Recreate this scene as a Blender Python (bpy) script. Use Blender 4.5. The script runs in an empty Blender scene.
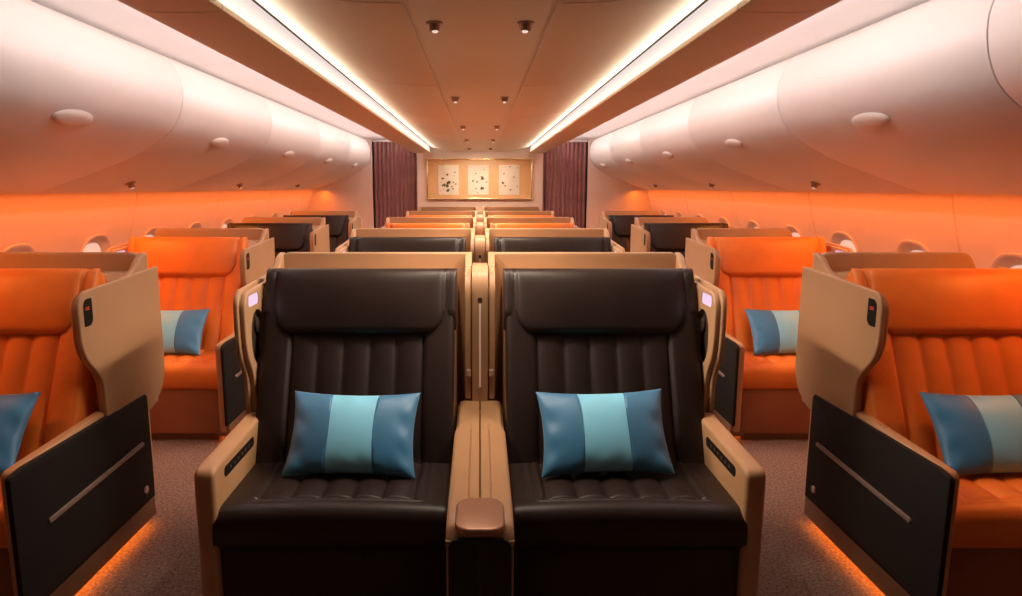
import bpy, bmesh, math, random
from mathutils import Vector, Matrix
random.seed(4)
S = bpy.context.scene
C = S.collection
H = 1.45            # eye height
P = 1.73            # seat pitch
Y1 = 2.95           # shell back of the first row
WALLY = 11.2

# ------------------------------------------------------------------ camera
cam = bpy.data.cameras.new('camera')
co = bpy.data.objects.new('camera', cam); C.objects.link(co)
co.location = (0, 0, H)
co.rotation_euler = (math.radians(90) - math.atan(111 / 681), 0, 0)
cam.sensor_width = 36; cam.lens = 681 / 1022 * 36
cam.shift_x = 31 / 1022
cam.clip_start = 0.05
S.camera = co

# ------------------------------------------------------------------ world, exposure, lights
w = bpy.data.worlds.new('world'); S.world = w; w.use_nodes = True
w.node_tree.nodes['Background'].inputs[0].default_value = (1.0, 0.62, 0.42, 1)
w.node_tree.nodes['Background'].inputs[1].default_value = 0.015
S.view_settings.view_transform = 'Standard'; S.view_settings.look = 'None'
S.view_settings.exposure = 0.5; S.view_settings.gamma = 1.0
S.view_settings.use_curve_mapping = False
S.cycles.max_bounces = 8; S.cycles.diffuse_bounces = 5; S.cycles.glossy_bounces = 3
S.cycles.sample_clamp_indirect = 4.0

def area(name, loc, aim, sx, sy, power, col, spread=180):
    l = bpy.data.lights.new(name, 'AREA'); l.shape = 'RECTANGLE'
    l.size = sx; l.size_y = sy; l.energy = power; l.color = col
    l.spread = math.radians(spread)
    o = bpy.data.objects.new(name, l); C.objects.link(o)
    z = -Vector(aim).normalized(); y = Vector((0, 1, 0)); x = y.cross(z).normalized(); y = z.cross(x)
    o.matrix_world = Matrix.Translation(loc) @ Matrix((x, y, z)).transposed().to_4x4()
    o['kind'] = 'helper'
    return o

WHITE = (1.0, 0.90, 0.90); ORANGE = (1.0, 0.205, 0.010)
for d in (-1, 1):
    # cove lamps lying on top of the beams, washing the aisle ceiling and the bins
    area('cove_lamp', (d * 1.10, 6.55, H + 0.606), (d, 0, 0.75), 0.06, 9.1, 29, WHITE, 150)
    # orange wall washers tucked behind the lower edge of the bins
    area('wall_wash_lamp', (d * 2.50, 6.65, H - 0.05), (d * .2, 0, -1.0), 0.05, 9.0, 25, ORANGE, 178)
    # cove strips each side of the ceiling
    area('ceiling_cove_lamp', (d * 0.79, 6.55, H + 0.555), (-d * .6, 0, 0.8), 0.03, 9.0, 8, (1.0, 0.90, 0.70), 165)
    area('ceiling_cove_lamp', (d * 0.785, 6.55, H + 0.575), (-d, 0, -0.80), 0.03, 9.0, 29, (1.0, 0.80, 0.64), 60)

def spot(name, loc, power, col, angle=120, parent=None, aim=(0, 0, -1)):
    l = bpy.data.lights.new(name, 'SPOT'); l.energy = power; l.color = col; l.spot_size = math.radians(angle); l.spot_blend = .9; l.shadow_soft_size = .03
    o = bpy.data.objects.new(name, l); C.objects.link(o); o.location = loc
    o.rotation_euler = Vector(aim).to_track_quat('-Z', 'Y').to_euler(); o['kind'] = 'helper'
    return o

# ------------------------------------------------------------------ materials
def mat(name, col, rough=0.5, bump=0.0, bscale=200.0, var=0.0, vscale=6.0, metal=0.0, emit=None, estr=0.0, sheen=0.0, coat=0.0, spec=0.5):
    m = bpy.data.materials.new(name); m.use_nodes = True
    nt = m.node_tree; b = nt.nodes['Principled BSDF']
    b.inputs['Roughness'].default_value = rough; b.inputs['Metallic'].default_value = metal
    b.inputs['Specular IOR Level'].default_value = spec
    b.inputs['Sheen Weight'].default_value = sheen; b.inputs['Coat Weight'].default_value = coat
    tc = nt.nodes.new('ShaderNodeTexCoord')
    n = nt.nodes.new('ShaderNodeTexNoise'); n.inputs['Scale'].default_value = vscale; n.inputs['Detail'].default_value = 4
    nt.links.new(tc.outputs['Object'], n.inputs['Vector'])
    r = nt.nodes.new('ShaderNodeValToRGB')
    r.color_ramp.elements[0].color = tuple(c * (1 - var) for c in col) + (1,)
    r.color_ramp.elements[1].color = tuple(min(1, c * (1 + var)) for c in col) + (1,)
    r.color_ramp.elements[0].position = .3; r.color_ramp.elements[1].position = .7
    nt.links.new(n.outputs['Fac'], r.inputs[0]); nt.links.new(r.outputs[0], b.inputs['Base Color'])
    if bump:
        n2 = nt.nodes.new('ShaderNodeTexNoise'); n2.inputs['Scale'].default_value = bscale; n2.inputs['Detail'].default_value = 3
        nt.links.new(tc.outputs['Object'], n2.inputs['Vector'])
        bp = nt.nodes.new('ShaderNodeBump'); bp.inputs['Strength'].default_value = bump; bp.inputs['Distance'].default_value = 0.002
        nt.links.new(n2.outputs['Fac'], bp.inputs['Height']); nt.links.new(bp.outputs[0], b.inputs['Normal'])
    if emit:
        b.inputs['Emission Color'].default_value = emit + (1,); b.inputs['Emission Strength'].default_value = estr
    return m

M = {}
M['dark'] = mat('dark_brown_leather', (.021, .0115, .0088), .42, .25, 260, .12, spec=.35)
M['orange'] = mat('orange_leather', (.80, .205, .026), .46, .25, 260, .08)
M['beige'] = mat('beige_shell', (.455, .262, .137), .42, .12, 350, .03)
M['beige_pad'] = mat('beige_armrest_leather', (.455, .252, .122), .45, .2, 320, .04)
M['black'] = mat('black_panel', (.010, .0075, .0065), .65, .3, 500, .1, spec=.22)
M['slate'] = mat('dark_woven_panel', (.02, .02, .018), .6, .5, 500, .2)
M['skirt'] = mat('brown_skirt', (.22, .11, .055), .5, .1)
M['tray'] = mat('copper_tray', (.40, .20, .12), .35, 0, metal=.25)
M['metal'] = mat('brushed_metal', (.70, .55, .46), .38, 0, metal=.6)
M['recess'] = mat('dark_recess', (.035, .021, .014), .6)
M['rail'] = mat('bronze_rail', (.34, .24, .19), .35, metal=.6)
M['groove'] = mat('dark_brown_detail', (.07, .035, .02), .7)  # plain dark brown for the ceiling void and the control buttons
M['ceil'] = mat('ceiling_panel', (.76, .65, .52), .45, .05, 60, .03, 1.5)
M['lining'] = mat('aisle_ceiling_brightened', (.93, .88, .85), .5, .04, 80, .02, 1.5)  # brighter than the bin white: missing cove light put into the colour
M['white'] = mat('cream_lining', (.76, .69, .64), .40, .04, 80, .02, 1.5)
M['wallm'] = mat('cream_sidewall', (.80, .54, .38), .5, .06, 120, .02)
M['trim'] = mat('beam_beige', (.76, .61, .46), .45, .05, 80, .03)
M['bulk'] = mat('bulkhead_cream', (.84, .66, .54), .5, .06, 120, .03)
M['gold'] = mat('gold_frame', (.80, .60, .34), .25, 0, metal=.85)
M['board'] = mat('picture_board', (.74, .44, .20), .4, .1, 120, .08, 3)
M['ivory'] = mat('ivory_print', (.80, .70, .55), .6)
M['olive'] = mat('olive_blossom', (.10, .085, .02), .7)
M['brownb'] = mat('brown_blossom', (.12, .05, .02), .7)
M['curtain'] = mat('plum_curtain', (.34, .14, .125), .8, .3, 300, .15, sheen=.4)
M['lampw'] = mat('white_lamp_housing', (.75, .64, .57), .3)
M['knob'] = mat('brown_lamp_housing', (.34, .19, .12), .35, metal=.3)
M['lens'] = mat('lamp_lens', (.9, .8, .7), .3, emit=(1, .85, .72), estr=.5)
M['strip'] = mat('cove_diffuser', (.4, .38, .36), .5, emit=(1.0, .88, .85), estr=.50)
M['read'] = mat('reading_light_lens', (.3, .25, .34), .3, emit=(.80, .62, .90), estr=.50)
M['bar'] = mat('light_bar_lens', (.85, .7, .65), .3, emit=(1.0, .68, .58), estr=.05)
M['led'] = mat('orange_led', (.9, .4, .1), .5, emit=(1.0, .27, .03), estr=11.0)
M['red'] = mat('red_display', (.4, .03, .01), .5, emit=(1.0, .09, .03), estr=.18)
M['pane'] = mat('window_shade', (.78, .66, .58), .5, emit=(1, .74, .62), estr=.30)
M['teal'] = mat('dark_teal_satin', (.035, .19, .37), .46, .1, 400, .08, sheen=.3)
M['aqua'] = mat('aqua_satin', (.22, .66, .92), .44, .1, 400, .05, sheen=.3)

# carpet: fine speckle
m = bpy.data.materials.new('brown_carpet'); m.use_nodes = True; nt = m.node_tree; b = nt.nodes['Principled BSDF']
b.inputs['Roughness'].default_value = .95
tc = nt.nodes.new('ShaderNodeTexCoord'); v = nt.nodes.new('ShaderNodeTexVoronoi'); v.inputs['Scale'].default_value = 170
n = nt.nodes.new('ShaderNodeTexNoise'); n.inputs['Scale'].default_value = 90; n.inputs['Detail'].default_value = 6
nt.links.new(tc.outputs['Object'], v.inputs['Vector']); nt.links.new(tc.outputs['Object'], n.inputs['Vector'])
r = nt.nodes.new('ShaderNodeValToRGB'); r.color_ramp.elements[0].color = (.12, .07, .052, 1); r.color_ramp.elements[1].color = (.32, .195, .145, 1)
r.color_ramp.elements[0].position = .36; r.color_ramp.elements[1].position = .66
nt.links.new(n.outputs['Fac'], r.inputs[0]); nt.links.new(r.outputs[0], b.inputs['Base Color'])
bp = nt.nodes.new('ShaderNodeBump'); bp.inputs['Strength'].default_value = .8; bp.inputs['Distance'].default_value = .004
nt.links.new(v.outputs['Distance'], bp.inputs['Height']); nt.links.new(bp.outputs[0], b.inputs['Normal'])
M['carpet'] = m

# ------------------------------------------------------------------ mesh helpers
CUR = [None]
def link(name, me, parent=None, mats=None):
    o = bpy.data.objects.new(name, me); C.objects.link(o)
    if parent: o.parent = parent
    return o

def make(bm, mats, angle=35):
    bmesh.ops.recalc_face_normals(bm, faces=bm.faces)
    me = bpy.data.meshes.new('m'); bm.to_mesh(me); bm.free()
    for mm in (mats if isinstance(mats, (list, tuple)) else [mats]): me.materials.append(mm)
    me.polygons.foreach_set('use_smooth', [True] * len(me.polygons))
    me.set_sharp_from_angle(angle=math.radians(angle))
    return me

def tag(o, label, cat, group=None, kind=None):
    o['label'] = label; o['category'] = cat
    if group: o['group'] = group
    if kind: o['kind'] = kind
    return o

def struct(name, me):
    o = link(name, me); o['kind'] = 'structure'; return o

def empty(name, loc, label, cat, group=None):
    o = bpy.data.objects.new(name, None); C.objects.link(o); o.location = loc; o.empty_display_size = .1
    return tag(o, label, cat, group)

def prism(bm, pts, f, t0, t1, bev=0.0, seg=2, mi=0):
    """extrude the 2D outline pts between t0 and t1; f(a,b,t) gives the 3D point"""
    A = [bm.verts.new(f(a, b, t0)) for a, b in pts]
    B = [bm.verts.new(f(a, b, t1)) for a, b in pts]
    fs = [bm.faces.new(A), bm.faces.new(B[::-1])]
    nn = len(pts)
    for i in range(nn):
        fs.append(bm.faces.new((A[i], A[(i + 1) % nn], B[(i + 1) % nn], B[i])))
    for q in fs: q.material_index = mi
    if bev:
        es = [e for e in set(e for q in fs[:2] for e in q.edges)]
        bmesh.ops.recalc_face_normals(bm, faces=fs)
        bmesh.ops.bevel(bm, geom=es, offset=bev, segments=seg, affect='EDGES', profile=.5, clamp_overlap=True)

def box(bm, x0, x1, y0, y1, z0, z1, bev=0.0, seg=2, mi=0):
    vs = [bm.verts.new((x, y, z)) for x in (x0, x1) for y in (y0, y1) for z in (z0, z1)]
    fs = [bm.faces.new([vs[i] for i in q]) for q in ((0, 1, 3, 2), (4, 6, 7, 5), (0, 4, 5, 1), (2, 3, 7, 6), (0, 2, 6, 4), (1, 5, 7, 3))]
    for q in fs: q.material_index = mi
    if bev:
        bmesh.ops.recalc_face_normals(bm, faces=fs)
        bmesh.ops.bevel(bm, geom=list(set(e for q in fs for e in q.edges)), offset=bev, segments=seg, affect='EDGES', profile=.5, clamp_overlap=True)

def rrect(x0, x1, y0, y1, r, n=6):
    """rounded rectangle; r may be four radii (x1y0, x1y1, x0y1, x0y0)"""
    rs = r if isinstance(r, (list, tuple)) else [r] * 4
    out = []
    for (cx, cy, a0, q) in ((x1, y0, -90, rs[0]), (x1, y1, 0, rs[1]), (x0, y1, 90, rs[2]), (x0, y0, 180, rs[3])):
        if q <= 0: out.append((cx, cy)); continue
        ox = cx - q if cx == x1 else cx + q; oy = cy - q if cy == y1 else cy + q
        for i in range(n + 1):
            t = math.radians(a0 + 90 * i / n); out.append((ox + q * math.cos(t), oy + q * math.sin(t)))
    return out

def ell(cx, cy, rx, ry, n=28, p=2.0):
    o = []
    for i in range(n):
        t = 2 * math.pi * i / n; c, s = math.cos(t), math.sin(t)
        o.append((cx + rx * math.copysign(abs(c) ** (2 / p), c), cy + ry * math.copysign(abs(s) ** (2 / p), s)))
    return o

def catmull(pts, n=8, closed=False):
    out = []; L = len(pts)
    rng = range(L) if closed else range(L - 1)
    for i in rng:
        if closed: p0, p1, p2, p3 = (pts[(i + k) % L] for k in (-1, 0, 1, 2))
        else: p0, p1, p2, p3 = pts[max(i - 1, 0)], pts[i], pts[i + 1], pts[min(i + 2, L - 1)]
        for k in range(n):
            t = k / n
            out.append(tuple(.5 * (2 * b + (c - a) * t + (2 * a - 5 * b + 4 * c - d) * t * t + (3 * b - a - 3 * c + d) * t ** 3) for a, b, c, d in zip(p0, p1, p2, p3)))
    if not closed: out.append(tuple(pts[-1]))
    return out

def sweep(bm, prof, ys, f=lambda x, z, y: (x, y, z), closed=False, caps=False, mi=0):
    rows = [[bm.verts.new(f(x, z, y)) for x, z in prof] for y in ys]
    k = len(prof)
    for i in range(len(ys) - 1):
        for j in range(k if closed else k - 1):
            q = bm.faces.new((rows[i][j], rows[i][(j + 1) % k], rows[i + 1][(j + 1) % k], rows[i + 1][j])); q.material_index = mi
    if caps:
        bm.faces.new(rows[0][::-1]); bm.faces.new(rows[-1])
    return rows

def linsp(a, b, n): return [a + (b - a) * i / n for i in range(n + 1)]
def edgespace(n):
    """-1..1, denser towards the ends"""
    return [math.sin(math.pi / 2 * (-1 + 2 * i / n)) for i in range(n + 1)]

def grid_solid(bm, us, vs, front, back, mi=0, mfun=None):
    F = [[bm.verts.new(front(u, v)) for v in vs] for u in us]
    B = [[bm.verts.new(back(u, v)) for v in vs] for u in us]
    nu, nv = len(us), len(vs)
    def fc(q, i=None):
        f = bm.faces.new(q); f.material_index = mfun(i) if (mfun and i is not None) else mi
    for i in range(nu - 1):
        for j in range(nv - 1):
            fc((F[i][j], F[i + 1][j], F[i + 1][j + 1], F[i][j + 1]), i)
            fc((B[i][j], B[i][j + 1], B[i + 1][j + 1], B[i + 1][j]), i)
        fc((F[i][0], B[i][0], B[i + 1][0], F[i + 1][0]), i); fc((F[i][-1], F[i + 1][-1], B[i + 1][-1], B[i][-1]), i)
    for j in range(nv - 1):
        fc((F[0][j], F[0][j + 1], B[0][j + 1], B[0][j])); fc((F[-1][j], B[-1][j], B[-1][j + 1], F[-1][j + 1]))

def lathe(bm, prof, o, ax, n=20, mi=0):
    """revolve (r,h) about axis ax through o"""
    ax = Vector(ax).normalized(); e1 = ax.orthogonal().normalized(); e2 = ax.cross(e1); o = Vector(o)
    rows = []
    for r, h in prof:
        if r < 1e-6: rows.append([bm.verts.new(o + ax * h)]); continue
        rows.append([bm.verts.new(o + ax * h + (e1 * math.cos(2 * math.pi * i / n) + e2 * math.sin(2 * math.pi * i / n)) * r) for i in range(n)])
    for a, b in zip(rows, rows[1:]):
        for i in range(n):
            j = (i + 1) % n
            if len(a) == 1 and len(b) == 1: continue
            q = (a[0], b[j], b[i]) if len(a) == 1 else (a[i], a[j], b[0]) if len(b) == 1 else (a[i], a[j], b[j], b[i])
            bm.faces.new(q).material_index = mi

def boolean(bm_a, bm_b, mats, angle=35):
    """mesh of a minus b"""
    bmesh.ops.recalc_face_normals(bm_a, faces=bm_a.faces); bmesh.ops.recalc_face_normals(bm_b, faces=bm_b.faces)
    ma = bpy.data.meshes.new('a'); bm_a.to_mesh(ma); bm_a.free()
    mb = bpy.data.meshes.new('b'); bm_b.to_mesh(mb); bm_b.free()
    ms = mats if isinstance(mats, (list, tuple)) else [mats]
    for q in ms: ma.materials.append(q); mb.materials.append(q)
    a = bpy.data.objects.new('a', ma); bb = bpy.data.objects.new('b', mb); C.objects.link(a); C.objects.link(bb)
    md = a.modifiers.new('x', 'BOOLEAN'); md.operation = 'DIFFERENCE'; md.object = bb; md.solver = 'EXACT'
    dg = bpy.context.evaluated_depsgraph_get(); dg.update()
    me = bpy.data.meshes.new_from_object(a.evaluated_get(dg))
    bpy.data.objects.remove(a); bpy.data.objects.remove(bb); bpy.data.meshes.remove(mb)
    me.polygons.foreach_set('use_smooth', [True] * len(me.polygons)); me.set_sharp_from_angle(angle=math.radians(angle))
    return me

# ------------------------------------------------------------------ the setting
SEAMS = [Y1 + 1.0 + P * k for k in range(-2, 5)]     # 0.49, 2.22, 3.95 ... panel joints
YA, YB = 0.3, 11.15
bm = bmesh.new(); box(bm, -3.0, 3.0, -1.2, 12.2, -.06, 0); struct('floor', make(bm, M['carpet']))

# centre ceiling: flat middle panel and two side panels that sweep up to the coves
bm = bmesh.new()
sweep(bm, [(-.2390, H + .562), (-.236, H + .560), (.236, H + .560), (.2390, H + .562), (.2390, H + .66), (-.2390, H + .66)], [YA, YB], closed=True, caps=True)
struct('ceiling', make(bm, M['ceil']))
for d in (-1, 1):
    bm = bmesh.new()
    arc = catmull([(.2455, H + .560), (.40, H + .566), (.58, H + .588), (.70, H + .611), (.768, H + .630)], 6)
    prof = arc + [(.768, H + .637), (.2455, H + .66)]
    cuts = [YA] + [s for s in SEAMS if YA < s < YB] + [YB]
    for a, b in zip(cuts, cuts[1:]):
        sweep(bm, [(d * x, z) for x, z in prof], [a + .005, b - .005], closed=True, caps=True)
    struct('ceiling_' + ('left' if d < 0 else 'right'), make(bm, M['ceil']))
    bm = bmesh.new(); box(bm, d * .05 if d > 0 else -.9, .9 if d > 0 else -.05, YA, YB, H + .668, H + .69)
    struct('ceiling_void_' + ('left' if d < 0 else 'right'), make(bm, M['groove']))
    bm = bmesh.new(); box(bm, d * .2415 - .0033, d * .2415 + .0033, YA, YB, H + .5568, H + .62, .0015)
    struct('trim_%d' % (3 if d < 0 else 4), make(bm, M['white']))
    # beam between the cove strip and the aisle
    bm = bmesh.new()
    bp_ = catmull([(.800, H + .560), (.795, H + .545), (.81, H + .536), (.94, H + .532), (1.05, H + .538), (1.085, H + .556), (1.08, H + .578)], 5) + [(.98, H + .59), (.83, H + .59)]
    for a, b in zip(cuts, cuts[1:]):
        sweep(bm, [(d * x, z) for x, z in bp_], [a + .004, b - .004], closed=True, caps=True)
    struct('trim_%d' % (1 if d < 0 else 2), make(bm, M['trim']))
    # glowing cove strip
    bm = bmesh.new()
    sweep(bm, [(d * .801, H + .561), (d * .812, H + .655), (d * .83, H + .655), (d * .825, H + .592)], [YA, YB - .02], closed=True, caps=True)
    o = link('cove_light_strip', make(bm, M['strip']))
    tag(o, 'long glowing white cove light strip along the %s edge of the centre ceiling' % ('left' if d < 0 else 'right'), 'light', 'ceiling cove light strips')
    # ceiling over the aisle, its white raised to stand in for missing light
    bm = bmesh.new()
    sweep(bm, [(d * x, z) for x, z in [(.86, H + .762), (2.4, H + .762), (2.4, H + .80), (.86, H + .80)]], [YA, WALLY + .35], closed=True, caps=True)
    sweep(bm, [(d * x, z) for x, z in [(.84, H + .64), (.86, H + .64), (.86, H + .83), (.84, H + .83)]], [YA, WALLY], closed=True, caps=True)
    struct('ceiling_aisle_' + ('left' if d < 0 else 'right'), make(bm, M['lining']))

# side walls with window openings
WP = catmull([(2.70, H + .02), (2.725, H - .12), (2.77, H - .30), (2.825, H - .50), (2.865, H - .78), (2.87, H - 1.1), (2.85, -.02)], 6)
def wall_x(z):
    for (x0, z0), (x1, z1) in zip(WP, WP[1:]):
        if z1 <= z <= z0: return x0 + (x1 - x0) * (z0 - z) / (z0 - z1)
    return WP[0][0]
WZ = H - .605
wins = {-1: [4.10 + .865 * k for k in range(-1, 8)], 1: [3.52 + .865 * k for k in range(-1, 9)]}
WSEAM = {-1: [5.45 + P * k for k in range(-3, 4)], 1: [3.95 + P * k for k in range(-2, 5)]}
wn = 0
for d in (-1, 1):
    bm = bmesh.new()
    ys = [YA]
    for s in WSEAM[d]:
        if s > YA + .1: ys += [s - .012, s - .004, s + .004, s + .012]
    ys += [WALLY + .02]
    gr = set()
    for s in WSEAM[d]: gr |= {round(s - .004, 4), round(s + .004, 4)}
    prof = WP + [(x + .10, z) for x, z in WP[::-1]]
    nP = len(WP)
    rows = sweep(bm, prof, ys, f=lambda x, z, y: (d * x, y, z), closed=True, caps=True)
    for y, row in zip(ys, rows):
        if round(y, 4) in gr:
            for vv in row[:nP]: vv.co.x += d * .008
    cb = bmesh.new()
    for yc in wins[d]:
        prism(cb, ell(yc, WZ, .20, .255, 32, 2.6), lambda a, b, t: (d * t, a, b), 2.6, 3.2)
    struct('wall_' + ('left' if d < 0 else 'right'), boolean(bm, cb, M['wallm']))
    for yc in wins[d]:
        wn += 1
        bm = bmesh.new()
        tilt = lambda z: wall_x(z)
        rings = []
        for sc, dep in ((1.06, -.004), (1.04, -.016), (1.0, -.018), (.93, -.002), (.86, .020), (.80, .030), (.78, .033)):
            rings.append([bm.verts.new((d * (tilt(b) + dep), a, b)) for a, b in ell(yc, WZ, .21 * sc, .255 * sc, 36, 2.6)])
        for r0, r1 in zip(rings, rings[1:]):
            for i in range(36): bm.faces.new((r0[i], r0[(i + 1) % 36], r1[(i + 1) % 36], r1[i]))
        o = struct('window_%d' % wn, make(bm, M['wallm'], 50))
        bm = bmesh.new()
        pp = ell(yc, WZ, .170, .206, 36, 2.6)
        a_ = [bm.verts.new((d * (tilt(b) + .031), a, b)) for a, b in pp]; b_ = [bm.verts.new((d * (tilt(b) + .041), a, b)) for a, b in pp]
        bm.faces.new(a_); bm.faces.new(b_[::-1])
        for i in range(36): bm.faces.new((a_[i], a_[(i + 1) % 36], b_[(i + 1) % 36], b_[i]))
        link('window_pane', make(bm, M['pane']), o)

# far end: centre wall, two side bulkheads, closing wall behind the curtains
bm = bmesh.new(); box(bm, -1.02, 1.02, WALLY, WALLY + .06, 0, H + .85, .004); struct('wall_back', make(bm, M['bulk']))
for d in (-1, 1):
    bm = bmesh.new(); prism(bm, [(1.745, 0), (2.93, 0), (2.93, H + .2), (2.2, H + .85), (1.745, H + .85)], lambda a, b, t: (d * a, t, b), WALLY, WALLY + .05, .004)
    struct('wall_back_' + ('left' if d < 0 else 'right'), make(bm, M['bulk']))
bm = bmesh.new(); box(bm, -2.95, 2.95, WALLY + .5, WALLY + .55, 0, H + .9); struct('wall_end', make(bm, M['black']))

# curtains
for d in (-1, 1):
    bm = bmesh.new(); n = 150
    def cf(u, v, off):
        x = 1.035 + .70 * u
        amp = .028 * (1 - .25 * v)
        y = WALLY + .12 + amp * math.sin(u * 2 * math.pi * 10 + .4 * math.sin(u * 9)) + .006 * math.sin(u * 37) + off
        return (d * x, y, 0.02 + (H + .70) * v)
    grid_solid(bm, linsp(0, 1, n), linsp(0, 1, 6), lambda u, v: cf(u, v, 0), lambda u, v: cf(u, v, .006))
    o = link('curtain', make(bm, M['curtain'], 60))
    tag(o, 'plum brown pleated curtain closing the %s aisle beside the framed picture' % ('left' if d < 0 else 'right'), 'curtain', 'aisle curtains')
    bm = bmesh.new(); box(bm, d * 1.03 if d > 0 else -1.745, 1.745 if d > 0 else -1.03, WALLY + .10, WALLY + .15, H + .722, H + .758)
    link('curtain_rail', make(bm, M['white']), o)

# ------------------------------------------------------------------ overhead bins
BP = catmull([(2.655, H - .035), (2.60, H - .032), (2.35, H + .052), (2.04, H + .168), (1.82, H + .30), (1.735, H + .42), (1.712, H + .56), (1.742, H + .66), (1.79, H + .73), (1.87, H + .757), (1.95, H + .760)], 6)
def bin_at(x0):
    for i, ((xa, za), (xb, zb)) in enumerate(zip(BP, BP[1:])):
        if xb <= x0 <= xa and i < 30: 
            t = (xa - x0) / (xa - xb); return za + (zb - za) * t, Vector((-(zb - za), 0, (xb - xa))).normalized()
bincuts = [YA, 2.42, 4.07, 5.78, 7.5, 9.2, 10.92]
ordn = ['nearest the camera', 'second from the camera', 'third from the camera', 'fourth from the camera', 'fifth from the camera', 'at the far end by the curtain']
bincuts = [s for s in bincuts]
for d in (-1, 1):
    side = 'left' if d < 0 else 'right'
    for k, (a, b) in enumerate(zip(bincuts, bincuts[1:])):
        bm = bmesh.new()
        prof = BP + [(2.70, H + .760), (2.70, H - .03)]
        yc = (a + b) / 2
        ins = .004
        ysec = [a + ins, a + ins + .006, b - ins - .006, b - ins]
        last = k == len(bincuts) - 2
        if last: ysec = [a + ins, a + ins + .006, b - .05, b - .02, b]
        rows = sweep(bm, [(d * x, z) for x, z in prof], ysec, closed=True, caps=True)
        cxp, czp = 2.3, H + .45
        for r_, sc in ((rows[0], .993), (rows[-1], .965 if last else .993)):
            for vv in r_:
                vv.co.x = d * (cxp + (abs(vv.co.x) - cxp) * sc); vv.co.z = czp + (vv.co.z - czp) * sc
        if last:
            for vv in rows[-2]:
                vv.co.x = d * (cxp + (abs(vv.co.x) - cxp) * .99); vv.co.z = czp + (vv.co.z - czp) * .99
        o = link('overhead_bin', make(bm, M['white'], 40))
        tag(o, 'smooth cream curved overhead bin along the %s wall, %s' % (side, ordn[k] if k < 5 else ordn[5]), 'overhead bin', 'overhead bins')
    # oval lamps on the bins
    for k in range(5):
        yy = Y1 + (.18 if d < 0 else .31) + P * k
        x0 = 1.815; z0, nrm = bin_at(x0)
        if nrm.x > 0: nrm = -nrm
        tg = Vector((nrm.z, 0, -nrm.x))
        def pos(t, h, ang, rad):
            q = Vector((x0, yy, z0)) + Vector((0, 1, 0)) * (.145 * rad * math.cos(ang)) + tg * (.045 * rad * math.sin(ang)) + nrm * h
            return (d * q.x, q.y, q.z)
        e = empty('oval_bin_lamp', (d * x0, yy, z0), 'white oval lamp on the %s overhead bin, %s' % (side, ['nearest the camera', 'second from the camera', 'third from the camera', 'fourth from the camera', 'farthest from the camera'][k]), 'lamp', 'oval lamps on the bins')
        bm = bmesh.new(); N = 32; rings = []
        for rad, h in ((1.0, -.003), (1.0, .003), (.97, .008), (.86, .014), (.6, .019), (.3, .021)):
            rings.append([bm.verts.new(Vector(pos(0, h, 2 * math.pi * i / N, rad)) - e.location) for i in range(N)])
        for r0, r1 in zip(rings, rings[1:]):
            for i in range(N): bm.faces.new((r0[i], r0[(i + 1) % N], r1[(i + 1) % N], r1[i]))
        bm.faces.new(rings[-1]); bm.faces.new(rings[0][::-1])
        link('housing', make(bm, M['lampw'], 60), e)
        bm = bmesh.new(); rings = []
        for rad, h in ((1.05, -.002), (1.06, .003), (1.02, .006), (1.0, -.004)):
            rings.append([bm.verts.new(Vector(pos(0, h, 2 * math.pi * i / N, rad)) - e.location) for i in range(N)])
        for r0, r1 in zip(rings, rings[1:] + rings[:1]):
            for i in range(N): bm.faces.new((r0[i], r0[(i + 1) % N], r1[(i + 1) % N], r1[i]))
        link('rim', make(bm, M['white'], 60), e)
    # small spot lamps under the bins
    for k, yy in enumerate(((4.78, 6.95, 9.15) if d < 0 else (4.98, 7.2, 9.5))):
        x0 = 2.42; z0, nrm = bin_at(x0)
        if nrm.z > 0: nrm = -nrm
        e = empty('under_bin_spotlight', (d * x0, yy, z0), 'small round spotlight under the %s overhead bin, %s of the three' % (side, ['nearest', 'middle', 'farthest'][k]), 'spotlight', 'spotlights under the bins')
        nv = (d * nrm.x, 0, nrm.z)
        bm = bmesh.new(); lathe(bm, [(0, -.001), (.036, -.001), (.036, .004), (.028, .010), (.024, .010), (.022, .03), (.016, .036), (0, .037)], (0, 0, 0), nv, 18)
        link('housing', make(bm, M['knob'], 45), e)
        bm = bmesh.new(); lathe(bm, [(0, .030), (.013, .031), (.013, .039), (0, .041)], (0, 0, 0), nv, 14)
        link('lens', make(bm, M['lens'], 45), e)

# ceiling spotlights
cy = [2.47, 4.45, 6.5, 8.3, 10.2]
for d in (-1, 1):
    for k, yy in enumerate(cy):
        e = empty('ceiling_spotlight', (d * .158, yy, H + .560), 'small round %s ceiling spotlight, %s' % ('left' if d < 0 else 'right', ['nearest pair to the camera', 'second pair from the camera', 'third pair from the camera', 'fourth pair from the camera', 'farthest pair by the back wall'][k]), 'spotlight', 'ceiling spotlights')
        bm = bmesh.new(); lathe(bm, [(0, .001), (.030, .001), (.030, -.003), (.025, -.005), (.024, -.006), (.022, -.018), (.015, -.029), (0, -.032)], (0, 0, 0), (0, 0, 1), 22)
        link('housing', make(bm, M['knob'], 50), e)
        bm = bmesh.new(); lathe(bm, [(0, -.036), (.008, -.035), (.011, -.031), (.010, -.026), (0, -.025)], (-d * .003, -.004, 0), (0, 0, 1), 16)
        link('lens', make(bm, M['lens'], 50), e)
        spot('ceiling_spot_lamp', (d * .158, yy - .004 + (.03 if k == 4 else 0), H + .512), 15 if k == 4 else 16, (1.0, .80, .62), 130, aim=(0, .75 if k == 4 else 0, -1))

# added orange fill spots without fixtures, warming each window seat and its shell
for d in (-1, 1):
    for k in range(4):
        spot('seat_orange_fill', (d * 2.25, Y1 + P * k - .62, H + .03), 9.5, (1.0, .28, .045), 140, aim=(-d * .2, .45, -1))

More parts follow.
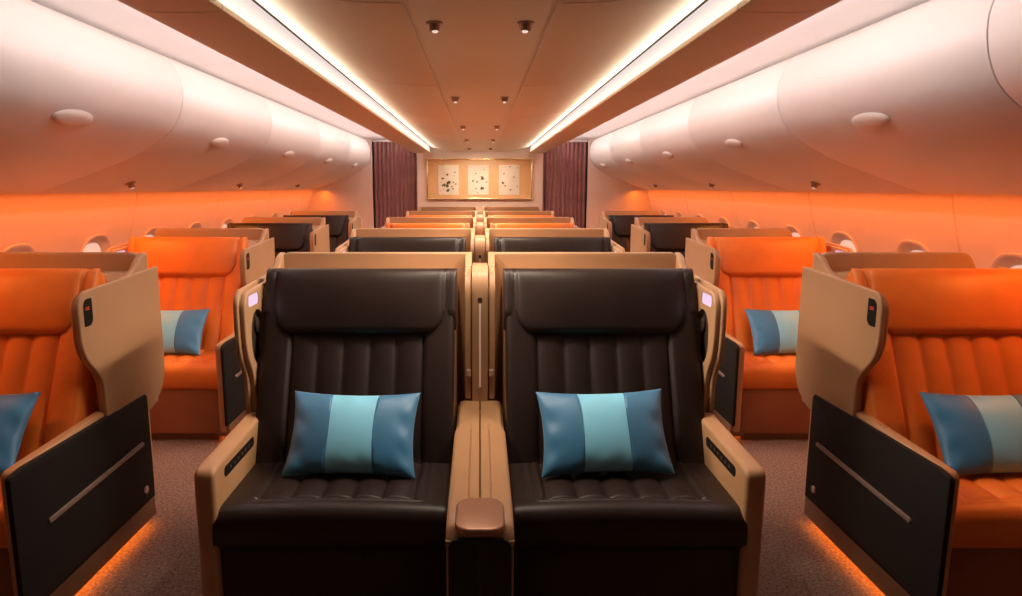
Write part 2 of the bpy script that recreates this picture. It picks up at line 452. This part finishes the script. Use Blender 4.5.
# ------------------------------------------------------------------ framed picture
e = empty('framed_picture', (0, WALLY, H + .07), 'wide gold framed picture of three blossom prints on the back wall', 'picture')
bm = bmesh.new()
X0, X1, Z0, Z1 = -.862, .850, -.275, .385
for (a0, a1, b0, b1) in ((X0, X1, Z0, Z0 + .026), (X0, X1, Z1 - .026, Z1), (X0, X0 + .026, Z0 + .02, Z1 - .02), (X1 - .026, X1, Z0 + .02, Z1 - .02)):
    box(bm, a0, a1, -.05, 0, b0, b1, .008)
link('frame', make(bm, M['gold']), e)
bm = bmesh.new(); box(bm, X0 + .02, X1 - .02, -.012, 0, Z0 + .02, Z1 - .02); link('board', make(bm, M['board']), e)
spots = [[(.42, .30, .1), (.28, .33, .10), (.66, .28, .05), (.8, .76, .05), (.45, .15, .1), (.22, .55, .08), (.43, .68, .07), (.72, .42, .05), (.85, .36, .05), (.2, .32, .06), (.47, .40, .13), (.52, .42, .09), (.7, .2, .05), (.12, .42, .03), (.24, .02, .03), (.24, .17, .03), (.1, .13, .03), (.77, .64, .03)],
         [(.7, .56, .11), (.68, .23, .12), (.24, .47, .06), (.44, .44, .06), (.9, .43, .05), (.38, .21, .05), (.78, .84, .04), (.38, .72, .05), (.27, .66, .03), (.1, .4, .03), (.26, .32, .03), (.46, .07, .04), (.2, .11, .03), (.66, .6, .05)],
         [(.2, .40, .08), (.3, .31, .05), (.25, .71, .05), (.72, .6, .05), (.57, .17, .06), (.54, .94, .05), (.9, .91, .04), (.9, .29, .04), (.1, .29, .03)]]
for q, (x0, sp) in enumerate(zip((-.675, -.195, .305), spots)):
    bm = bmesh.new(); wv, hv = .335, .475; z0 = -.195
    box(bm, x0, x0 + wv, -.017, -.010, z0, z0 + hv)
    for (a, b_, r_) in sp:
        cxx, czz = x0 + a * wv, z0 + b_ * hv
        for t in range(5 if r_ > .045 else 2):
            rr = r_ * wv * (.62 if t == 0 else .36)
            an = random.uniform(0, 6.28); of = 0 if t == 0 else r_ * wv * .55
            c0, c1 = cxx + of * math.cos(an), czz + of * math.sin(an)
            if c0 + rr > x0 + wv or c0 - rr < x0 or c1 - rr < z0: continue
            pts = [(c0 + rr * (1 + .2 * math.sin(3 * tt + an)) * math.cos(tt), c1 + rr * .8 * (1 + .2 * math.cos(2 * tt)) * math.sin(tt)) for tt in [6.2832 * i / 12 for i in range(12)]]
            prism(bm, pts, lambda u, vv, tt: (u, tt, vv), -.0195 - .0004 * t, -.016, mi=1 if random.random() < .65 else 2)
    link('print', make(bm, [M['ivory'], M['olive'], M['brownb']]), e)

# ------------------------------------------------------------------ seats
CX, CY = .435, .48
CACHE = {}
def cached(key, fn):
    if key not in CACHE: CACHE[key] = fn()
    return CACHE[key]

def L(d):
    return lambda s, yr, z: (d * (s - CX), CY - yr, z)

def wing_outline(yrf, grow=0.0, nk=.12):
    """outline (yr,z) of the privacy wing"""
    g = grow
    pts = [(-.045 + g, 1.104 - g), (yrf - .13, 1.082 - g)]
    for i in range(1, 7):
        t = math.radians(90 - 90 * i / 6.5); pts.append((yrf - .065 - g + .065 * math.cos(t), 1.079 - .065 - g + .065 * math.sin(t)))
    low = catmull([(yrf - g, .94), (yrf - .004 - g, .885), (yrf - .03 * nk / .12 - g, .825), (yrf - .71 * nk - g, .765), (yrf - .96 * nk - g, .71), (yrf - nk - g, .60)], 4)
    pts += low
    pts += [(yrf - nk - g, .56), (.24, .50)]
    pts += catmull([(.16, .495 + g), (.09, .505 + g), (.01, .55 + g), (-.036 + g, .62), (-.045 + g, .70)], 4)
    return pts

def m_shell(d, side):
    f = L(d); bm = bmesh.new()
    inner = .857
    r = 1.172; sh = .07 if d < 0 else -.03
    # rear panel
    if side:
        top = [(.11, .12), (.11, .50), (.028, .60), (.028, 1.09)] + [(.028 + .05 * (1 - math.cos(t)), 1.122 + .05 * math.sin(t)) for t in linsp(.2, math.pi / 2, 5)] + [(.66 + sh, r), (.70 + sh, r - .004), (.72 + sh, r - .02), (.76 + sh * .7, 1.06), (.80 + sh * .3, .98), (.84, .12)]
    else:
        top = [(.11, .12), (.11, .50), (.028, .60), (.028, 1.09)] + [(.028 + .045 * (1 - math.cos(t)), 1.125 + .047 * math.sin(t)) for t in linsp(.2, math.pi / 2, 5)] + \
              [(inner - .022 + .022 * math.sin(t), r - .022 + .022 * math.cos(t)) for t in linsp(0, math.pi / 2, 4)] + [(inner, .12)]
    prism(bm, top, lambda a, b, t: f(a, t, b), 0, .035, .008, 3)
    # outer cheek, top dropping from the rim to the wing
    ch = [(.0, 1.170), (.03, 1.165)] + catmull([(.03, 1.165), (.07, 1.148), (.11, 1.118), (.15, 1.098), (.24, 1.075)], 4)[1:] + [(.30, 1.05), (.34, .90), (.34, .5), (.0, .5)]
    prism(bm, ch, lambda a, b, t: f(t, a, b), .0195, .050, .008, 3)
    if not side:
        ch = [(.0, 1.172), (.05, 1.168), (.085, 1.155), (.115, 1.128), (.120, 1.122), (.0, 1.122)]
        prism(bm, ch, lambda a, b, t: f(t, a, b), inner - .027, inner, .006, 3)
        ch = [(.0, 1.121), (.13, 1.121), (.165, 1.105), (.205, 1.06), (.228, .99), (.236, .80), (.238, .587), (.20, .587), (.20, .55), (.0, .55)]
        prism(bm, ch, lambda a, b, t: f(t, a, b), inner - .027, inner, .006, 3)
        prism(bm, [(.0, 1.09), (.16, 1.09), (.24, .9), (.36, .7), (.36, .45), (0, .45)], lambda a, b, t: f(t, a, b), .772, .792, .006, 2)
    else:
        ch = [(.0, 1.05), (.12, 1.03), (.22, 1.0), (.34, .85), (.36, .5), (.0, .5)]
        prism(bm, ch, lambda a, b, t: f(t, a, b), .80, .84, .008, 3)
    # ledge behind the headrest and lower body of the seat
    bx = [(.03, 1.095), (.17, 1.095), (.20, 1.06), (.20, .12), (.03, .12)]
    prism(bm, bx, lambda a, b, t: f(t, a, b), .05, .796, .004)
    return make(bm, M['beige'])

def chan(a, A, n=5):
    """quilting: 0 in the seam, 1 on the crown of a channel; None outside"""
    if abs(a) > A: return 1.0 if abs(a) > A + .012 else (abs(a) - A) / .012
    return abs(math.sin(math.pi * (a + A) / (2 * A) * n)) ** .55

def se(x, p): return max(0.0, 1 - abs(x) ** p) ** (1 / p)

def m_back(d, colour):
    f = L(d); bm = bmesh.new(); Wd = .372; ce = .420
    Lb = .75
    P0 = (.585, .40); dirv = (-.395, .919); nv = (.919, .395)
    us = sorted(set([-1 + .02 * i for i in range(101)] + [-.985, -.995, .985, .995])); vs = linsp(0, 1, 46)
    def q(u, v, c):
        a = u * Wd
        # the pad curls a little towards the sitter at its sides
        c += .016 * abs(u) ** 3
        b = v * Lb
        return f(ce + a, P0[0] + dirv[0] * b + nv[0] * c, P0[1] + dirv[1] * b + nv[1] * c)
    def fr(u, v):
        a = u * Wd; b = v * Lb
        c = .075 * se(u, 10) ** 1.0
        g = chan(a, .252)
        fade = min(1, max(0, (b - .03) / .03))
        c -= .015 * (1 - g) * fade
        if abs(a) > .262:
            k = min(1, (abs(a) - .262) / .03); c += .004 * k
            if colour == 'orange': c += k * .0028 * math.sin(b * 150 + 3 * math.sin(a * 60) + a * 30) * (1 if abs(a) < .35 else .3)
        c += .012 * math.sin(math.pi * min(1, b / .5)) * (1 - u * u)
        return q(u, v, c - .075)
    grid_solid(bm, us, vs, fr, lambda u, v: q(u, v, -.11))
    return make(bm, M[colour], 60)

def m_head(d, colour):
    f = L(d); bm = bmesh.new(); ce = .425
    P0 = (.355, .880); dirv = (-.365, .931); nv = (.931, .365); Lb = .268
    us = edgespace(40); vs = linsp(0, 1, 24)
    def q(a, b, c): return f(ce + a, P0[0] + dirv[0] * b + nv[0] * c, P0[1] + dirv[1] * b + nv[1] * c)
    # flap with rounded lower corners
    def wd(b):
        r = .080; w = .325
        return w - r + math.sqrt(max(0, r * r - (r - b) ** 2)) if b < r else w
    vs2 = sorted(set([.08 * (i / 8) ** 2 for i in range(9)] + linsp(.08, 1, 20)))
    vs2 = [(.003 + .3 * (i / 10) ** 2) if i < 10 else .303 + .697 * (i - 10) / 16 for i in range(27)]
    def fr(u, v):
        b = v * Lb; tb = 1 - v
        c = .048 * se(u, 9) * se(max(0, (v - .7) / .3), 2.8) * min(1, .55 + .45 * min(1, v / .07) ** .5)
        c += .014 * math.sin(math.pi * v) * (1 - u * u)
        return q(u * wd(b), b, c)
    grid_solid(bm, us, vs2, fr, lambda u, v: q(u * wd(v * Lb), v * Lb, -.012))
    me = make(bm, M[colour], 50)
    return me

def m_headroll(d, colour):
    f = L(d); bm = bmesh.new(); ce = .425
    P0 = (.345, .905); dirv = (-.365, .931); nv = (.931, .365); Lb = .242; Wd = .376
    def q(a, b, c): return f(ce + a, P0[0] + dirv[0] * b + nv[0] * c, P0[1] + dirv[1] * b + nv[1] * c)
    us = edgespace(40); vs = linsp(0, 1, 20)
    def fr(u, v):
        c = .040 * se(u, 7) * se(max(0, (v - .65) / .35), 2.8) * min(1, .3 + v * 3)
        a = u * Wd
        dz = abs(abs(a) - .334)
        if dz < .012: c -= .010 * (1 - dz / .012)
        return q(a, v * Lb, c)
    grid_solid(bm, us, vs, fr, lambda u, v: q(u * Wd * (.97), v * Lb, -.075 * se(max(0, (v - .5) / .5), 3)))
    return make(bm, M[colour], 50)

def m_cushion(d, colour):
    f = L(d); bm = bmesh.new(); ce = .4225; Wd = .3725
    Y0, Yf = .47, .955; z0 = .325; T = .122
    us = sorted(set([-1 + .02 * i for i in range(101)] + [-.99, .99, -.995, .995]))
    # profile along the seat: parametrise over the top and round the front
    prof = []
    for i in range(35): prof.append((Y0 + (Yf - .06 - Y0) * i / 34, 1))
    def top(u, yr):
        a = u * Wd
        e = se(u, 14)
        z = z0 + T * (.72 + .28 * e)
        z += .014 * (1 - u * u) * math.sin(math.pi * min(1, (yr - Y0) / .6))
        A = .250
        inside = .56 < yr < .872
        if abs(a) <= A + .03:
            g = chan(a, A)
            k = 1.0
            de = .872 - yr
            if de < 0: k = 0.0
            elif de < .02: k = de / .02
            z -= .015 * (1 - g) * (1 if de > .0 else 0)
            if abs(de) < .010: z -= .009 * (1 - abs(de) / .010) * min(1, max(0, (A + .02 - abs(a)) / .01))
        da = abs(abs(a) - (A + .035)); df = abs(yr - .893)
        if da < .006 and yr < .893: z -= .004 * (1 - da / .006)
        if df < .006 and abs(a) < A + .035: z -= .004 * (1 - df / .006)
        return z
    ny = []
    y = Y0
    while y < .84: ny.append(y); y += .02
    while y < .905: ny.append(y); y += .004
    ny.append(.905)
    F = []
    for u in us:
        row = []
        for yr in ny: row.append((u, yr, top(u, yr)))
        zt = top(u, .905); R = .052
        for i in range(1, 11):
            t = math.pi / 2 * i / 10
            row.append((u, .905 + R * math.sin(t), zt - R + R * math.cos(t)))
        row.append((u, .957, z0 + .008)); row.append((u, .948, z0))
        F.append(row)
    FV = [[bm.verts.new(f(ce + u * Wd, yr, z)) for u, yr, z in row] for row in F]
    BV = [[bm.verts.new(f(ce + u * Wd, min(yr, .94), z0 - .01)) for u, yr, z in row] for row in F]
    nu, nv = len(us), len(F[0])
    for i in range(nu - 1):
        for j in range(nv - 1):
            bm.faces.new((FV[i][j], FV[i + 1][j], FV[i + 1][j + 1], FV[i][j + 1]))
        bm.faces.new((FV[i][0], FV[i + 1][0], BV[i + 1][0], BV[i][0])); bm.faces.new((FV[i][-1], FV[i + 1][-1], BV[i + 1][0], BV[i][0])) if False else None
    for i in (0, nu - 1):
        for j in range(nv - 1):
            bm.faces.new((FV[i][j], FV[i][j + 1], BV[i][j + 1], BV[i][j]))
    for i in range(nu - 1):
        bm.faces.new((FV[i][-1], FV[i + 1][-1], BV[i + 1][-1], BV[i][-1]))
    for v_ in [x for r_ in BV for x in r_ if not x.link_faces]: bm.verts.remove(v_)
    return make(bm, M[colour], 60)

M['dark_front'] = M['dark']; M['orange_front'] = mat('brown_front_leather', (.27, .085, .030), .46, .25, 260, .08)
def m_base(d, colour):
    f = L(d); bm = bmesh.new()
    prism(bm, rrect(.052, .797, .045, .318, .012), lambda a, b, t: f(a, t, b), .55, .938, .012, 3)
    return make(bm, M[colour + '_front'], 50)

def m_wing(d, yrf):
    f = L(d); bm = bmesh.new()
    prism(bm, wing_outline(yrf, 0, .12 if yrf > .54 else .075), lambda a, b, t: f(t, a, b), 0, .019, .006, 3)
    return make(bm, M['beige'], 40)

def m_wing_liner(d, yrf):
    f = L(d); bm = bmesh.new()
    o = wing_outline(yrf, .012, .12 if yrf > .54 else .075)
    prism(bm, o, lambda a, b, t: f(t, a, b), .0185, .040, .006, 3)
    cb = bmesh.new()
    # reading light window and headphone recess
    prism(cb, [(a + (b - 1.0) * -.0, b - (a - (yrf - .11)) * .0) for a, b in rrect(yrf - .175, yrf - .055, 1.010, 1.054, .016)], lambda a, b, t: f(t, a, b), .030, .09)
    prism(cb, ell(yrf - .145, .885, .075, .105, 28, 2.2), lambda a, b, t: f(t, a, b), .022, .09)
    return boolean(bm, cb, M['beige'], 40)

def m_readlight(d, yrf):
    f = L(d); bm = bmesh.new()
    prism(bm, rrect(yrf - .177, yrf - .053, 1.008, 1.056, .016), lambda a, b, t: f(t, a, b), .028, .036)
    return make(bm, M['read'])

def m_recess(d, yrf):
    f = L(d); bm = bmesh.new()
    prism(bm, ell(yrf - .145, .885, .074, .104, 28, 2.2), lambda a, b, t: f(t, a, b), .020, .0245)
    prism(bm, ell(yrf - .165, .925, .02, .03, 16), lambda a, b, t: f(t, a, b), .024, .036, .004)
    return make(bm, M['recess'], 40)

def m_plate(d, yrf):
    f = L(d); bm = bmesh.new()
    o = rrect(yrf - .082, yrf - .027, .950, 1.050, [.012 * 0 + .004, .028, .004, .028])
    prism(bm, o, lambda a, b, t: f(t, a, b), -.0015, .012, .0)
    return make(bm, M['black'])

GLY = {'1': ['010', '110', '010', '010', '111'], '5': ['111', '100', '111', '001', '111'], 'A': ['010', '101', '111', '101', '101'], 'K': ['101', '110', '100', '110', '101'], '7': ['111', '001', '010', '010', '010']}
def m_digits(d, yrf, text):
    f = L(d); bm = bmesh.new()
    px = .0023
    flow = -1 if d < 0 else 1      # reading direction seen from the aisle
    seq = text
    w_ = len(seq) * 4 * px
    for k, ch in enumerate(seq):
        for r_, line in enumerate(GLY[ch]):
            for c_, bit in enumerate(line):
                if bit == '1':
                    a = (k * 4 + c_) * px - w_ / 2
                    yr = yrf - .0545 + (a if d > 0 else -a)
                    z = 1.022 - r_ * px * 1.1
                    prism(bm, [(yr, z), (yr + px * .9, z), (yr + px * .9, z - px), (yr, z - px)], lambda p, q_, t: f(t, p, q_), -.0025, -.001)
    return make(bm, M['red'])

def m_arm(d, side=False):
    f = L(d); bm = bmesh.new(); fr = -.015 if side else 0.0
    o = [(.36, .30), (.36, .595), (.45, .600)] + [(.89 - fr, .585)] + [(.925 - fr + .03 * math.sin(t), .552 + .03 * math.cos(t)) for t in linsp(.1, math.pi / 2, 5)] + [(.955 - fr, .07), (.36, .07)]
    prism(bm, o, lambda a, b, t: f(t, a, b), .013 if side else 0.0, .060 if side else .066, .014, 4)
    return make(bm, M['beige_pad'], 45)

def m_ctrl(d):
    f = L(d); bm = bmesh.new()
    def g(a, b, t): return f(t, a, b)
    prism(bm, rrect(.58, .87, .520, .556, .016), g, .040, .0672)
    for i in range(6): prism(bm, ell(.635 + i * .036, .538, .007, .006, 10), lambda a, b, t: f(t, a, b), .066, .0682, mi=1)
    return make(bm, [M['black'], M['groove']])

def m_panel(d, side):
    f = L(d); bm = bmesh.new(); e = .045 if side else -.08
    o = [(.150, .120), (.150, .566)] + [(.164, .582)] + [(.90 + e, .590), (.93 + e, .585)] + [(.945 + e + .02 * math.sin(t), .563 + .02 * math.cos(t)) for t in linsp(.2, math.pi / 2, 4)] + [(.965 + e, .120)]
    if not side: o = [(a, min(b, .548)) for a, b in o]
    prism(bm, o, lambda a, b, t: f(t, a, b), -.006, .012 if side else -.0005, .003)
    return make(bm, M['black'], 30)

def m_rail(d):
    f = L(d); bm = bmesh.new()
    o = [(a, b - (a - .22) * .03) for a, b in rrect(.22, .86, .376, .394, .0088)]
    prism(bm, o, lambda a, b, t: f(t, a, b + (.53 - a) * .0), -.014, -.005, .003)
    return make(bm, M['rail'], 40)
def m_knob(d):
    f = L(d); bm = bmesh.new()
    prism(bm, ell(.225, .182, .016, .016, 20), lambda a, b, t: f(t, a, b), -.012, -.005, .003)
    return make(bm, M['metal'], 40)
def m_skirt(d):
    f = L(d); bm = bmesh.new()
    box_ = [(.15, .035), (.15, .118), (.98, .118), (.98, .035)]
    prism(bm, box_, lambda a, b, t: f(t, a, b), -.004, .008, .003)
    prism(bm, [(.925, .035), (.925, .118), (.94, .118), (.94, .035)], lambda a, b, t: f(t, a, b), .0, .09)
    # plinth under the whole seat
    prism(bm, [(.17, 0), (.17, .1), (.90, .1), (.90, 0)], lambda a, b, t: f(t, a, b), .09, .78)
    return make(bm, M['skirt'])
def m_led(d):
    f = L(d); bm = bmesh.new()
    prism(bm, [(.17, .040), (.17, .048), (.90, .048), (.90, .040)], lambda a, b, t: f(t, a, b), .018, .040)
    return make(bm, M['led'])

def seat(row, d_side, side, colour, label):
    """d_side: -1 left half of the cabin, +1 right half"""
    Y = Y1 + P * row
    if side: xa = d_side * 1.425; d = d_side
    else: xa = d_side * .892; d = -d_side
    yrf = .57 if side else .535
    root = empty('cabin_seat', (xa + d * CX, Y - CY, 0), label, 'seat', 'cabin seats')
    k = (d, side)
    def part(name, key, fn, par=root, lab=None):
        o = link(name, cached(key, fn), par)
        if lab: o['label'] = lab
        return o
    part('shell', ('sh',) + k, lambda: m_shell(d, side))
    bk = part('backrest', ('bk', d, colour), lambda: m_back(d, colour))
    hr = part('headrest', ('hr', d, colour), lambda: m_headroll(d, colour))
    if side and d < 0: bk.location.x = hr.location.x = -.035
    part('headrest_flap', ('hf', d, colour), lambda: m_head(d, colour), hr)
    part('seat_cushion', ('cu', d, colour), lambda: m_cushion(d, colour))
    part('front_panel', ('ba', d, colour), lambda: m_base(d, colour))
    wg = part('privacy_wing', ('wg', d, yrf), lambda: m_wing(d, yrf))
    part('wing_liner', ('wl', d, yrf), lambda: m_wing_liner(d, yrf), wg)
    part('reading_light', ('rl', d, yrf), lambda: m_readlight(d, yrf), wg, 'glowing pinkish reading light')
    part('recess', ('rc', d, yrf), lambda: m_recess(d, yrf), wg)
    part('seat_number_display', ('pl', d, yrf), lambda: m_plate(d, yrf), wg, 'small black seat number display')
    if row < 2:
        part('display_digits', ('dg', d, yrf, row), lambda: m_digits(d, yrf, '15K' if d_side < 0 else '15A') if row == 0 else m_digits(d, yrf, '17K' if d_side < 0 else '17A'), wg)
    ar = part('armrest', ('ar',) + k, lambda: m_arm(d, side))
    if not side: part('control_panel', ('ct', d), lambda: m_ctrl(d), ar, 'black seat control panel')
    pn = part('side_panel', ('pn',) + k, lambda: m_panel(d, side), root, 'black side panel')
    part('handle_rail', ('ra', d), lambda: m_rail(d), pn, 'long metal handle rail')
    part('knob', ('kn', d), lambda: m_knob(d), pn)
    sk = part('skirt', ('sk', d), lambda: m_skirt(d))
    if side: part('glow_strip', ('le', d), lambda: m_led(d), sk, 'orange glow strip along the floor')
    if side:
        # matching wing and armrest on the window side: mirror image of the aisle side
        def mirror(fn, off):
            me = fn(-d)
            for v_ in me.vertices: v_.co.x += d * off
            return me
        off = .875 - 2 * CX
        w2 = part('window_wing', ('wg2', d), lambda: mirror(lambda q: m_wing(q, .52), off))
        part('wing_liner', ('wl2', d), lambda: mirror(lambda q: m_wing_liner(q, .52), off), w2)
        part('reading_light', ('rl2', d), lambda: mirror(lambda q: m_readlight(q, .52), off), w2, 'glowing pinkish reading light')
        part('window_armrest', ('ar2', d), lambda: mirror(lambda q: m_arm(q, True), off))
    return root

rows_c = ['dark', 'dark', 'orange', 'orange', 'dark']
rows_s = ['orange', 'orange', 'dark', 'dark']
cn = {'dark': 'dark brown', 'orange': 'orange'}
rw = ['front row', 'second row', 'third row', 'fourth row', 'fifth and last row']
for r_ in range(5):
    for s in (-1, 1):
        sd = 'left' if s < 0 else 'right'
        extra = ' with a blue pillow' if r_ == 0 else ''
        seat(r_, s, False, rows_c[r_], '%s leather centre seat%s, %s of the console, %s' % (cn[rows_c[r_]], extra, sd, rw[r_]))
for r_ in range(4):
    for s in (-1, 1):
        sd = 'left' if s < 0 else 'right'
        extra = ' with a blue pillow' if r_ < 2 else ''
        seat(r_, s, True, rows_s[r_], '%s leather seat%s by the %s wall, %s' % (cn[rows_s[r_]], extra, sd, rw[r_]))

# ------------------------------------------------------------------ centre consoles
def console(row):
    Y = Y1 + P * row
    e = empty('centre_console', (0, Y - .6, 0), 'beige console between the two centre seats in the %s%s' % (rw[row], ', copper tray on its end' if row == 0 else ''), 'console', 'consoles between the centre seats')
    g = lambda s, yr, z: (s, .6 - yr, z)
    def part(name, fn, par=e, lab=None):
        o = link(name, cached(('con', name), fn), par)
        if lab: o['label'] = lab
        return o
    YF = 1.235
    def body():
        bm = bmesh.new()
        o = [(.18, .05), (.18, .545), (YF - .10, .515), (YF - .012, .505), (YF, .49), (YF, .05)]
        prism(bm, o, lambda a, b, t: g(t, a, b), -.092, .092, .006)
        return make(bm, M['beige_pad'])
    bo = part('body', body)
    def pad(sg, key):
        def fn():
            bm = bmesh.new()
            # armrest pad, with a stepped, wider front half
            def fr(u, v):
                yr = .205 + v * (YF - .205 - .004)
                wv = .084 if yr < .50 else .094 if yr > .56 else .084 + .010 * (yr - .50) / .06
                x0 = .0025
                x = x0 + (wv - x0) * (u + 1) / 2
                z = .582 - .036 * (yr - .2) / 1.0
                er = se(max(0, u), 5); z -= .026 * (1 - er)
                z -= .010 * (1 - se(min(0, u), 14))
                if v > .90: z -= .05 * (1 - se((v - .90) / .10, 2.2))
                if v < .05: z -= .04 * (1 - se((.05 - v) / .05, 2))
                if yr > .5 and abs(x - .033) < .0025: z -= .006
                return g(sg * x, yr, z)
            us = sorted(set(edgespace(24) + [-.40, -.375, -.35, -.325, -.30, -.275, -.25]))
            grid_solid(bm, us, linsp(0, 1, 60), fr, lambda u, v: (lambda q: (q[0], q[1], .50))(fr(u, v)))
            return make(bm, M['beige_pad'], 50)
        return link('armrest_pad', cached(('con', key), fn), bo)
    pad(-1, 'padl'); pad(1, 'padr')
    def front():
        bm = bmesh.new()
        for sg in (-1, 1):
            o = rrect(.0008, .086, .05, .508, [.002, .025, .002, .002])
            prism(bm, o, lambda a, b, t: g(sg * a, t, b), YF - .01, YF + .004, .003)
        return make(bm, M['slate'])
    part('front_panel', front, e, 'black woven front panel')
    def tray():
        bm = bmesh.new()
        prism(bm, rrect(-.068, .068, YF - .145, YF + .030, .045, 8), lambda a, b, t: g(a, b, t - (b - YF) * .06), .530, .553, .008, 3)
        return make(bm, M['tray'], 40)
    part('drink_tray', tray, e, 'copper coloured drink tray')
    def tower():
        bm = bmesh.new()
        # two side cheeks and the paler middle, rounded at the top
        for x0, x1, top, yf in ((-.033, .033, 1.128, .240),):
            o = [(.03, .50), (.03, top)] + [(yf - .075 + .075 * math.sin(t), top - .10 + .10 * math.cos(t)) for t in linsp(.1, math.pi / 2, 7)] + [(yf + .01, .80), (yf + .012, .50)]
            prism(bm, o, lambda a, b, t: g(t, a, b), x0, x1, .005, 3)
        return make(bm, M['beige'], 40)
    tw = part('tower', tower)
    def bar():
        bm = bmesh.new(); prism(bm, rrect(-.0042, .0042, .64, .985, .004), lambda a, b, t: g(a, t + (.99 - b) * .035, b), .238, .246)
        return make(bm, M['bar'])
    part('light_bar', bar, tw, 'slim pale light bar')
    def but():
        bm = bmesh.new(); prism(bm, rrect(-.008, .008, .992, 1.010, .003), lambda a, b, t: g(a, t, b), .236, .2435)
        return make(bm, M['recess'])
    part('button', but, tw, 'small black button')
    def clips():
        bm = bmesh.new()
        for sg in (-1, 1): box(bm, min(sg * .036, sg * .056), max(sg * .036, sg * .056), .6 - .254, .6 - .2395, .685, .712, .003)
        return make(bm, M['metal'])
    part('hinge_clip', clips, tw)
    return e
for r_ in range(5): console(r_)

# ------------------------------------------------------------------ pillows
def pillow_mesh():
    bm = bmesh.new(); Wd, Hh, T = .232, .158, .066
    us = sorted(set(edgespace(60) + [-.37, -.362, -.354, .354, .362, .37])); vs = edgespace(30)
    rnd = random.Random(7)
    def pt(u, v, s):
        x = Wd * u * (1 - .075 * (1 - v * v)) ; y = Hh * v * (1 - .12 * (1 - u * u))
        z = T * max(0, (1 - u * u)) ** .5 * max(0, (1 - v * v)) ** .42
        wr = math.sin(9 * v + 4 * u) * math.exp(-((abs(u) - .88) / .12) ** 2) * .006 + math.sin(14 * u + 2) * math.exp(-((abs(v) - .85) / .15) ** 2) * .003
        z += wr * max(0, (1 - u * u)) ** .3 * max(0, 1 - v * v) ** .3
        if abs(abs(u) - .362) < .004: z -= .004
        return Vector((x, y, s * z))
    mf = lambda i: 1 if -.363 <= (us[i] + us[min(i + 1, len(us) - 1)]) / 2 <= .363 else 0
    grid_solid(bm, us, vs, lambda u, v: pt(u, v, 1), lambda u, v: pt(u, v, -1), mfun=mf)
    bmesh.ops.remove_doubles(bm, verts=bm.verts, dist=1e-5)
    return make(bm, [M['teal'], M['aqua']], 70)
PM = pillow_mesh()
def pillow(x, row, label, roll=0, yr=.632, z=.583, yaw=0, tilt=52):
    o = link('pillow', PM)
    o.location = (x, Y1 + P * row - yr, z)
    o.rotation_euler = (Matrix.Rotation(math.radians(yaw), 4, 'Z') @ Matrix.Rotation(math.radians(tilt), 4, 'X') @ Matrix.Rotation(math.radians(roll), 4, 'Z')).to_euler()
    tag(o, label, 'pillow', 'blue satin pillows')
pillow(-.452, 0, 'blue satin pillow with pale middle band on the front left centre seat', roll=-1)
pillow(.440, 0, 'blue satin pillow with pale middle band on the front right centre seat', roll=1.5, z=.589)
pillow(-1.845, 0, 'blue satin pillow on the front orange window seat at the left edge')
pillow(1.845, 0, 'blue satin pillow on the front orange window seat at the right edge')
pillow(-1.90, 1, 'blue satin pillow on the second row orange window seat on the left')
pillow(1.865, 1, 'blue satin pillow on the second row orange window seat on the right')
